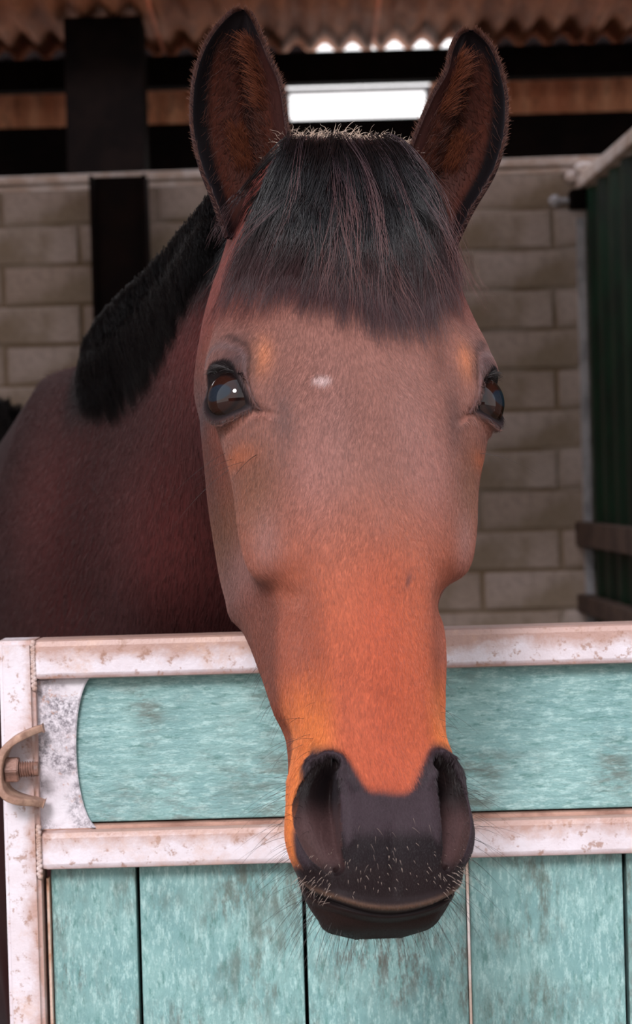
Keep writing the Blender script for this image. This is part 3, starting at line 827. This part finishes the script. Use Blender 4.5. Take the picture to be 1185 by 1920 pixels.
off = NR * NC
me = bpy.data.meshes.new('horse')
allV = np.concatenate([VW, VB]); 
hf = HF if FLIP else HF[:, ::-1]
caps = [tuple(range(NC)), tuple(range((NR - 1) * NC, NR * NC))]
fbn = [tuple(i + off for i in f) for f in fb]
quads = [f for f in fbn if len(f) == 4]
allF = np.concatenate([hf, np.array(quads)])
me = mesh_np('horse', allV, allF)
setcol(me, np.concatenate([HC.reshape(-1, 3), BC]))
def m_coat():
    N = NT('coat'); at = N.n('Attribute'); at.attribute_name = 'Col'
    co = N.coord((1, 1, .12)); cf = N.coord()
    c = N.mix(N.math('MULTIPLY', N.noise(co, 900, 3, .7, .35, .65), .40), at.outputs['Color'], N.mix(1.0, at.outputs['Color'], (.42, .36, .36, 1), 'MULTIPLY'))
    c = N.mix(N.math('MULTIPLY', N.noise(cf, 45, 4, .6, .4, .7), .22), c, N.mix(1.0, c, (.55, .5, .5, 1), 'MULTIPLY'))
    N.bump(N.noise(co, 1100, 3, .7, .3, .7), .12, .0006)
    m = N.fin(c, .58)
    N.b.inputs['Sheen Weight'].default_value = .03; N.b.inputs['Sheen Tint'].default_value = (.85, .80, .95, 1); N.b.inputs['Sheen Roughness'].default_value = .4
    N.b.inputs['Specular IOR Level'].default_value = .10
    return m
M_coat = m_coat()
horse = link('horse', me, M_coat)
tag(horse, 'bay horse with black forelock looking out over the teal stable door', 'horse')

# surface of the head for hair placement
bvh = BVHTree.FromPolygons([tuple(v) for v in to_world(V.reshape(NR, NC, 3)[::4, ::4].reshape(-1, 3))], [tuple(int(i) for i in f) for f in grid_faces(len(range(0, NR, 4)), len(range(0, NC, 4)), True)])
def surf(xl, zl, dflt=.06):
    """front skin y (head frame) at local x, z"""
    o_ = HM @ Vector((xl, -.3, zl)); d_ = (HM.to_3x3() @ Vector((0, 1, 0)))
    h = bvh.ray_cast(o_, d_)
    return (HMi @ h[0]).y if h[0] is not None else dflt

# ---- hair
def m_hair(name, root, tip, rough=.4, spec=.5, t0=.4, t1=1.0, rnd=.3, attr=False):
    N = NT(name); ci = N.n('HairInfo')
    r = N.n('MapRange'); r.inputs[1].default_value = t0; r.inputs[2].default_value = t1; N.l(ci.outputs['Intercept'], r.inputs[0])
    if attr:
        at = N.n('Attribute'); at.attribute_name = 'Col'; c = at.outputs['Color']
    else:
        c = N.mix(N.math('MULTIPLY', r.outputs[0], N.math('ADD', .4, N.math('MULTIPLY', ci.outputs['Random'], .6))), root, tip)
    c = N.mix(N.math('MULTIPLY', ci.outputs['Random'], rnd), c, N.mix(1.0, c, (.45, .4, .4, 1), 'MULTIPLY'))
    return N.fin(c, rough, Specular_IOR_Level=spec)
def hair(name, pts, rad, mat, parent, col=None, kind='stuff', taper=.15):
    """pts (n, k, 3) world positions"""
    n, k = pts.shape[:2]
    hc = bpy.data.hair_curves.new(name); hc.add_curves([k] * n)
    hc.points.foreach_set('position', pts.astype(np.float32).ravel())
    rr = (np.ones(n) * rad)[:, None] * (1 - (1 - taper) * np.linspace(0, 1, k)[None]**1.5)
    hc.points.foreach_set('radius', rr.astype(np.float32).ravel())
    if col is not None:
        at = hc.attributes.new('Col', 'FLOAT_COLOR', 'CURVE'); c4 = np.ones((n, 4), dtype=np.float32); c4[:, :3] = col; at.data.foreach_set('color', c4.ravel())
    hc.materials.append(mat)
    o = bpy.data.objects.new(name, hc); COL.objects.link(o); o.parent = parent
    if kind: o['kind'] = kind
    return o
def strands(guides, per, spread0, spread1, curl=.002, cl=.5, jit=.1):
    """guides (g, k, 3) -> strands following them in clumps"""
    g, k, _ = guides.shape; t = np.linspace(0, 1, k)
    gi = np.repeat(np.arange(g), per); n = len(gi)
    o0_ = rng.normal(size=(n, 3)) ; o0_ /= (np.linalg.norm(o0_, axis=1, keepdims=True) + 1e-9); o0_ *= rng.uniform(0, 1, (n, 1))**.5
    spr = spread0 + (spread1 - spread0) * t
    L = 1 - jit * rng.uniform(0, 1, n)**1.5
    idx = t[None] * L[:, None] * (k - 1); i0 = np.clip(idx.astype(int), 0, k - 2); fr = (idx - i0)[..., None]
    G = guides[gi]; ar = np.arange(n)[:, None]
    base = G[ar, i0] * (1 - fr) + G[ar, i0 + 1] * fr
    ph = rng.uniform(0, 6.28, (n, 1)); fq = rng.uniform(3, 9, (n, 1)); amp = curl * rng.uniform(.2, 1.4, (n, 1))
    wav = np.stack([np.sin(ph + fq * t), np.cos(ph * 1.7 + fq * t) * .5, np.sin(ph * 2.3 + fq * t) * .3], -1) * (amp * t)[..., None]
    return base + o0_[:, None] * spr[None, :, None] + wav

# forelock
def zend(x):          # lower outline of the forelock, local x -> local z
    return np.interp(x, [-.105, -.095, -.075, -.05, -.02, .01, .04, .065, .08, .095], [.070, .062, .064, .058, .046, .034, .034, .046, .070, .098])
GK = 14; guides = []
for g in range(330):
    u_ = rng.uniform(-1, 1); xr = .050 * u_ + rng.normal() * .004; zr_ = .232 - rng.uniform(0, .07) * (1 if abs(u_) < .9 else .5)
    xe = .098 * u_ * (1 - .0) + rng.normal() * .012 - .004; xe = np.clip(xe * (1.06 if xe < 0 else 1), -.112, .096)
    ze = zend(xe) - .006 + abs(rng.normal()) * .022 * (1 + (rng.uniform() < .3) * 1.6)
    lift = rng.uniform(.004, .022)
    pts = []
    for k in range(GK):
        t = k / (GK - 1)
        x = xr + (xe - xr) * (t**.85); z = zr_ + (ze - zr_) * t
        y = surf(x, z, .09)
        x += .0065 * math.sin(g * 1.7 + t * (3 + g % 5)) * t; z += .002 * math.sin(g + 5 * t); y = min(y, .10) - lift * math.sin(math.pi * min(t * 1.15 + .12, 1)) - .002
        pts.append(HM @ Vector((x, y, z)))
    guides.append(pts)
guides = np.array([[tuple(p) for p in g] for g in guides])
FM = m_hair('forelock_hair', lin(11, 8, 11), lin(84, 48, 50), .36, .45, .5, 1.0, .5)
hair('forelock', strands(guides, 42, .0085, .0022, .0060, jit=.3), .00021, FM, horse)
# loose paler wisps and crossed strands in the forelock
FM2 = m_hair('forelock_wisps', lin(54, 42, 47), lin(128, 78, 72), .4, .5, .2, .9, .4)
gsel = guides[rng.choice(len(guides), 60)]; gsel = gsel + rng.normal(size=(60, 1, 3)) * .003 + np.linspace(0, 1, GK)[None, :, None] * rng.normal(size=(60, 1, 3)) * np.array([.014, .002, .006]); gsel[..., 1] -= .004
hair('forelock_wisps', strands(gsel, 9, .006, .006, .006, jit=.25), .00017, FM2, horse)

# pale short fuzz on the poll, its backlit glow put into the colour
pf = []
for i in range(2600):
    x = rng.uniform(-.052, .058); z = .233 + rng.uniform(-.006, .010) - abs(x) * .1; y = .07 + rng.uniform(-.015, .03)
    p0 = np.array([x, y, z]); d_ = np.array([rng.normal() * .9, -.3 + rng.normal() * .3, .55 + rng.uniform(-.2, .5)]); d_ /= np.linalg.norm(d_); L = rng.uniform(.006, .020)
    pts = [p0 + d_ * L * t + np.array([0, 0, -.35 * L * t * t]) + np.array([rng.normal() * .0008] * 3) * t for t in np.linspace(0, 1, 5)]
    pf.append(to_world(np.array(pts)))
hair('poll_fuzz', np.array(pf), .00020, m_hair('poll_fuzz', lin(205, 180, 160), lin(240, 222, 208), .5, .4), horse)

# ---- eyes
def m_eye():
    N = NT('eyeball'); at = N.n('Attribute'); at.attribute_name = 'Col'
    m = N.fin(at.outputs['Color'], .04, Specular_IOR_Level=.32)
    return m
M_eye = m_eye()
for (s, c, n, up, sd_) in EYES:
    bm = bmesh.new(); bmesh.ops.create_icosphere(bm, subdivisions=6, radius=ER)
    me = bpy.data.meshes.new('eyeball'); bm.to_mesh(me); bm.free(); me.polygons.foreach_set('use_smooth', [True] * len(me.polygons))
    vv = np.empty(len(me.vertices) * 3); me.vertices.foreach_get('co', vv); vv = vv.reshape(-1, 3)
    gaze = n * 1.0 + np.array([0, -.25, 0]); gaze /= np.linalg.norm(gaze)
    dn2 = vv @ gaze / ER
    vv = vv * (1 + .05 * sstep(dn2, .1, 1.0))[:, None]
    a_, b_ = (vv @ sd_) / ER, (vv @ up) / ER
    rr = np.sqrt((a_ / 1.15)**2 + b_**2)
    Ce = np.zeros((len(vv), 3)) + L3(38, 24, 20)
    iris = sstep(rr, .74, .66)[:, None]; Ce = Ce * (1 - iris) + L3(36, 17, 13) * iris
    ring = np.exp(-((rr - .66) / .06)**2)[:, None]; Ce = Ce * (1 - ring) + L3(20, 12, 12) * ring
    pu = sstep(np.sqrt((a_ / 1.6)**2 + (b_ / .8)**2), .36, .30)[:, None]; Ce = Ce * (1 - pu) + L3(24, 32, 42) * pu  # pupil tinted blue-grey as a painted reflection
    Ce = np.where((dn2 < 0)[:, None], L3(30, 20, 18), Ce)
    me.vertices.foreach_set('co', to_world(vv + c).astype(np.float32).ravel()); me.update(); setcol(me, Ce)
    link('eye', me, M_eye, horse)
    # lashes
    ls = []
    for i in range(150):
        th_ = rng.uniform(-.9, .75); a2 = th_; b2 = .80 * np.sqrt(max(0, 1 - (abs(a2) / 1.04)**2.2)) * 1.02
        a = a2 * math.cos(.5) + b2 * math.sin(.5); b = -a2 * math.sin(.5) + b2 * math.cos(.5)
        d0 = n * math.cos(math.hypot(a, b)) + (sd_ * a + up * b) * (math.sin(math.hypot(a, b)) / math.hypot(a, b))
        p0 = c + d0 * (ER + .0035)
        dd = d0 * .8 + up * .15 - sd_ * .7 * (a2 < .3) + rng.normal(size=3) * .15; dd /= np.linalg.norm(dd); L = rng.uniform(.006, .014) * (1.1 - .5 * max(a2, 0))
        ls.append(to_world(np.array([p0 + dd * L * t + np.array([0, 0, -.45 * L * t * t]) for t in np.linspace(0, 1, 5)])))
    hair('eyelashes', np.array(ls), .00022, m_hair('lash', lin(24, 18, 18), lin(40, 28, 26)), horse)

# ---- ears
M_earfuzz = m_hair('ear_fuzz', lin(52, 23, 15), lin(98, 50, 30), .5, .3)
def ear(left, right, D, mir, tilt):
    """contours (px, py) from base to tip seen from the front, built as a cupped leaf with thickness"""
    n = len(left); k = np.arange(n) * 1.0; nt_, na = 90, 70
    q = np.linspace(0, n - 1, nt_)
    L = np.array([tuple(P(a, b, D)) for a, b in left]); R = np.array([tuple(P(a, b, D)) for a, b in right])
    L, R = hermite(k, L, q), hermite(k, R, q)
    t = np.linspace(0, 1, nt_)[:, None]; a = np.linspace(-1, 1, na)[None, :]
    mid, hw = (L + R) / 2, (R - L) / 2
    hwl = np.linalg.norm(hw, axis=1)[:, None]
    am = a * mir                                    # +1 = edge towards the other ear
    sx = np.sin(a * np.pi / 2 * .96) * (1 / math.sin(np.pi / 2 * .96))
    cup = (.95 * hwl * np.cos(a * np.pi / 2) ** .8) * (1 - .25 * t)
    # inner edge rolls forward low down, closing the cup to a tube at the base
    roll = np.exp(-((am - .62) / .30)**2) * hwl * .55 * (1 - t) 
    crease = np.exp(-((am - .12) / .10)**2) * .006 * np.sin(np.pi * np.clip(t * 1.15, 0, 1))
    ridge = np.exp(-((am - .36) / .12)**2) * .006 * np.sin(np.pi * np.clip(t * 1.1, 0, 1))
    y = cup - roll + crease - ridge
    base_y = .022 * (1 - t)**2 - .010 * t * tilt + 0 * a
    G = mid[:, None] + hw[:, None] * sx[..., None]
    G[..., 1] += y + base_y - .010
    col = np.zeros((nt_, na, 3)) + L3(66, 30, 20)
    def put(c_, w_): nonlocal col; w_ = np.broadcast_to(w_, (nt_, na))[..., None]; col = col * (1 - w_) + L3(*c_) * w_
    put((46, 22, 18), np.exp(-((am + .1) / .25)**2) * .5)
    put((16, 10, 11), np.exp(-((am - .14) / .09)**2) * .9 * sstep(t, .02, .2) * sstep(t, .85, .6))  # shade of the ear's central crease, painted black
    put((46, 21, 18), sstep(am, .45, .6) * .9)
    put((14, 10, 12), sstep(-am, .40, .58)); put((20, 14, 16), sstep(t, .60, .78)); put((60, 34, 32), sstep(am, .93, 1.0) * .8)  # last tone paints the inner rim as if edge-lit
    put((34, 20, 20), sstep(t, .18, .0) * .7)
    G2 = G.copy(); Nr = np.cross(np.gradient(G, axis=1), np.gradient(G, axis=0)); Nr /= np.linalg.norm(Nr, axis=-1, keepdims=True) + 1e-9
    if Nr[nt_ // 2, na // 2, 1] < 0: Nr = -Nr
    edge_t = np.minimum(1, (1 - np.abs(a)) * 10) * np.minimum(1, (1 - t) * 12)
    G2 = G + Nr * (.0012 + .0035 * edge_t)[..., None]
    V_ = np.concatenate([G.reshape(-1, 3), G2[:, ::-1].reshape(-1, 3)])
    # ring per row: front then back reversed
    Vr = np.concatenate([G, G2[:, ::-1]], 1); C2 = np.concatenate([col, (np.zeros_like(col) + L3(44, 26, 26))], 1)
    me = mesh_np('ear', Vr.reshape(-1, 3), grid_faces(nt_, 2 * na, True)); setcol(me, C2.reshape(-1, 3))
    o = link('ear', me, M_coat, horse)
    # fuzz inside and along the edges
    pf = []
    NrF = -Nr
    for i in range(1800):
        am_ = rng.choice([rng.normal(.36, .13), rng.normal(-.25, .25), rng.normal(.1, .2)], p=[.45, .35, .2]); tt_ = rng.uniform(.12, .72)
        aa = am_ * mir
        if abs(aa) > .9: continue
        i_ = int(tt_ * (nt_ - 1)); j_ = int((aa + 1) / 2 * (na - 1))
        p0 = G[i_, j_]; nrm = NrF[i_, j_]
        dd = nrm * .35 + np.array([-.35 * mir * np.sign(am_ - .12) * -1 * -1, -.1, .75]) + rng.normal(size=3) * .25; dd /= np.linalg.norm(dd)
        Lh = rng.uniform(.006, .016)
        pf.append([p0 + dd * Lh * t_ + nrm * (-.25 * Lh * t_**2) for t_ in np.linspace(0, 1, 5)])
    hair('ear_fuzz', np.array(pf), .00016, M_earfuzz, o)
    tf = []
    for i in range(900):
        am_, tt_, up_ = ((rng.normal(.40, .07), rng.uniform(.42, .70), .9), (rng.normal(.0, .09), rng.uniform(.22, .36), 1.2))[i % 2]
        i_ = int(tt_ * (nt_ - 1)); j_ = int(np.clip((am_ * mir + 1) / 2, 0, 1) * (na - 1)); p0 = G[i_, j_]; nrm = NrF[i_, j_]
        dd = nrm * .5 + np.array([.25 * mir * -1, -.1, up_]) + rng.normal(size=3) * .22; dd /= np.linalg.norm(dd); Lh = rng.uniform(.008, .018)
        tf.append([p0 + dd * Lh * t_ + np.array([-.2 * mir, -.1, -.1]) * Lh * t_**2 for t_ in np.linspace(0, 1, 5)])
    hair('ear_tuft', np.array(tf), .00018, m_hair('ear_tuft', lin(80, 38, 24), lin(150, 86, 56), .5, .3), o)
    ef = []
    for i in range(1700):
        e = rng.choice([0, na - 1]); i_ = rng.integers(2, nt_ - 1); p0 = G[i_, e] + (G[i_ - 1, e] - G[i_, e]) * rng.uniform()
        out = (G[i_, e] - mid[i_]); out /= np.linalg.norm(out) + 1e-9
        dd = out * .7 + np.array([0, -.1, .8]) + rng.normal(size=3) * .25; dd /= np.linalg.norm(dd); Lh = rng.uniform(.003, .008)
        ef.append([p0 + dd * Lh * t_ for t_ in np.linspace(0, 1, 4)])
    hair('ear_edge_fuzz', np.array(ef), .00015, m_hair('ear_edge', lin(60, 34, 30), lin(150, 100, 80)), o)  # pale tips put the lit rim into the hair colour
    return o
ear([(428, 440), (402, 370), (376, 300), (363, 230), (366, 165), (382, 108), (408, 64), (440, 34), (455, 30)],
    [(500, 440), (536, 360), (541, 290), (533, 225), (524, 165), (500, 110), (484, 70), (470, 42), (460, 30)], 1.735, 1, 1)
ear([(800, 500), (765, 340), (772, 285), (790, 235), (812, 186), (838, 140), (848, 100), (862, 74), (876, 68)],
    [(832, 500), (878, 400), (925, 318), (943, 255), (945, 195), (934, 140), (916, 98), (896, 76), (884, 68)], 1.755, -1, 1)

# ---- mane: hangs over the side of the neck that we see
gm = []
bvb = BVHTree.FromPolygons([tuple(v) for v in VB], [f for f in fb])
mtop = np.array([(410, 378, 1.94), (385, 402, 2.0), (340, 452, 2.1), (285, 512, 2.2), (232, 560, 2.3), (195, 600, 2.4), (166, 650, 2.5)], float)
mend = np.array([(405, 470), (400, 520), (372, 600), (340, 690), (300, 762), (255, 800), (182, 798)], float)
MK = 12
ks = np.arange(7.)
for g in range(460):
    s_ = rng.uniform(0, 6); tp = hermite(ks, mtop, np.array([s_]))[0]; en = hermite(ks, mend, np.array([s_]))[0]
    e_ = 1 - .45 * rng.uniform(0, 1)**2
    Dm = tp[2]; pts = []
    lf = rng.uniform(.004, .03)
    for k in range(MK):
        t = k / (MK - 1)
        px = tp[0] + (en[0] - tp[0]) * (t * e_)**1.4 + rng.normal() * 1.2; py = tp[1] + 6 + (en[1] - tp[1]) * t * e_ - 14 * math.sin(math.pi * min(1, t * 4)) * (t < .25)
        p = P(px, py, Dm)
        h = bvb.ray_cast(Vector((p.x, 1.2, p.z)), Vector((0, 1, 0)))
        y = min(h[0].y if h[0] is not None else Dm, Dm + .02)
        y = y + (Dm + .015 - y) * max(0, 1 - t * 5) - .006 - lf * math.sin(math.pi * min(1, t * 1.2))
        pts.append((p.x, y, p.z))
    gm.append(pts)
gm = np.array(gm)
hair('mane', strands(gm, 40, .013, .007, .006, jit=.3), .00026, m_hair('mane_hair', lin(4, 3, 4), lin(9, 7, 8), .5, .12, rnd=.3), horse)
# tail tuft at the far end of the back
gt = []
t0_ = Vector(P(8, 770, 4.16))
for g in range(60):
    p = t0_ + Vector((rng.normal() * .015, rng.normal() * .02, rng.normal() * .01)); v = Vector((rng.normal() * .25 - .3, .2, .25)); pts = []
    Lt = rng.uniform(.5, .9)
    for k in range(10):
        pts.append(tuple(p)); v = v * .5 + Vector((rng.normal() * .05, .08, -1)) * .5; p = p + v.normalized() * Lt / 9
    gt.append(pts)
hair('tail', strands(np.array(gt), 25, .01, .03, .01), .0006, m_hair('tail_hair', lin(16, 13, 15), lin(30, 24, 24)), horse)

# ---- whiskers on muzzle and chin
fl = V.reshape(-1, 3); fn = NnV.reshape(-1, 3)
def pick(mask, n):
    i = np.nonzero(mask.reshape(-1))[0]; return rng.choice(i, n)
ws = []; wc = []
def whisk(mask, n, Lr, down, col, out=.8, bend=.3):
    for i in pick(mask, n):
        p0, nn = fl[i], fn[i]; L = rng.uniform(*Lr); dd = nn * out + np.array([np.sign(p0[0]) * .25, 0, -down]) + rng.normal(size=3) * .22; dd /= np.linalg.norm(dd)
        ws.append(to_world(np.array([p0 + dd * L * t + np.array([0, 0, -bend * L * t * t]) for t in np.linspace(0, 1, 6)]))); wc.append(L3(*col))
z_, y_, ax_ = V[..., 2], V[..., 1], np.abs(V[..., 0])
whisk((z_ < -.30) & (z_ > -.40) & (ax_ > .045) & (y_ < .09) & (y_ > .0), 110, (.015, .05), .35, (30, 22, 22))
whisk((z_ < -.24) & (z_ > -.31) & (ax_ > .045) & (y_ < .07), 45, (.012, .035), .3, (40, 26, 22))
whisk((z_ < -.385) & (y_ > .01), 90, (.012, .04), .8, (34, 26, 24))
whisk((z_ < -.352) & (z_ > -.39) & (y_ < .01), 120, (.0015, .004), .5, (170, 150, 138), .8)
whisk((z_ < -.33) & (z_ > -.37) & (y_ < .0) & (ax_ < .03), 12, (.005, .011), .3, (130, 114, 106), .8)
whisk((z_ < -.372) & (z_ > -.395) & (ax_ > .035) & (y_ < .03), 55, (.004, .010), .3, (170, 150, 138), .8)
whisk((z_ < -.19) & (z_ > -.25) & (y_ > .09), 60, (.008, .022), .8, (40, 26, 22))
whisk((z_ < -.035) & (z_ > -.05) & (ax_ > .085) & (y_ < .06), 7, (.03, .06), .4, (30, 24, 24))
hair('whiskers', np.array(ws), .00013, m_hair('whisker', (0, 0, 0, 1), (0, 0, 0, 1), .4, .5, attr=True, rnd=.2), horse, col=np.array(wc))

# ---- short coat hair over the face
def coat_hair(n, Vg, Nv, Cg, mask):
    area = np.linalg.norm(np.cross(np.roll(Vg, -1, 1) - Vg, np.gradient(Vg, axis=0)), axis=-1) * mask
    p_ = area.reshape(-1); p_ = p_ / p_.sum()
    idx = rng.choice(len(p_), n, p=p_)
    i_, j_ = np.divmod(idx, Vg.shape[1])
    fu, fv = rng.uniform(0, 1, (n, 1)), rng.uniform(0, 1, (n, 1))
    j2 = (j_ + 1) % Vg.shape[1]; i2 = np.minimum(i_ + 1, Vg.shape[0] - 1)
    p0 = Vg[i_, j_] * (1 - fu) * (1 - fv) + Vg[i_, j2] * fu * (1 - fv) + Vg[i2, j_] * (1 - fu) * fv + Vg[i2, j2] * fu * fv
    nn = Nv[i_, j_]
    x_, z_ = p0[:, 0], p0[:, 2]
    flow = np.stack([np.tanh(x_ / .03) * .35 * np.exp(-((z_) / .12)**2) + .25 * np.sin(z_ * 60 + x_ * 40), 0 * x_, -np.ones(n)], 1) + rng.normal(size=(n, 3)) * .12
    flow -= nn * (flow * nn).sum(1, keepdims=True); flow /= np.linalg.norm(flow, axis=1, keepdims=True) + 1e-9
    L = rng.uniform(.003, .0065, (n, 1)) * np.where(z_ < -.31, .5, 1)[:, None]
    t = np.array([0, .5, 1.0])
    pts = p0[:, None] - nn[:, None] * .0004 + flow[:, None] * (L[:, None] * t[None, :, None]) + nn[:, None] * (L[:, None] * (.30 * t - .10 * t**2)[None, :, None])
    return pts, Cg[i_, j_] * rng.uniform(.62, 1.36, (n, 1))
mask = (V[..., 1] < .24) * (LIDN < .3) * (HOLE < .25) * (SLIT < .2) * (V[..., 2] < .15) * (NnV[..., 1] < .5)
pts, cc = coat_hair(420000, V, NnV, HC, mask)
M_ch = m_hair('coat_hair', (0, 0, 0, 1), (0, 0, 0, 1), .45, .4, attr=True, rnd=.25)
hair('short_coat', to_world(pts.reshape(-1, 3)).reshape(pts.shape), .00011, M_ch, horse, col=cc)

# the same on neck and shoulder
sel = np.nonzero((VB[:, 1] < 2.75) & (VB[:, 2] > 1.15) & (VB[:, 1] > 1.75) & (NB[:, 1] < .5))[0]
nn_ = 110000; ii = rng.choice(sel, nn_); n_ = NB[ii]
p0 = VB[ii] + rng.normal(size=(nn_, 3)) * .006; p0 -= n_ * ((p0 - VB[ii]) * n_).sum(1, keepdims=True)
fl_ = np.stack([-.35 * np.ones(nn_), .2 * np.ones(nn_), -np.ones(nn_)], 1) + rng.normal(size=(nn_, 3)) * .12
fl_ -= n_ * (fl_ * n_).sum(1, keepdims=True); fl_ /= np.linalg.norm(fl_, axis=1, keepdims=True)
L_ = rng.uniform(.006, .011, (nn_, 1)); tt3 = np.array([0, .5, 1.])
pts = p0[:, None] + fl_[:, None] * (L_[:, None] * tt3[None, :, None]) + n_[:, None] * (L_[:, None] * (.25 * tt3 - .08 * tt3**2)[None, :, None])
hair('neck_coat', pts, .00022, M_ch, horse, col=BC[ii] * rng.uniform(.7, 1.35, (nn_, 1)))
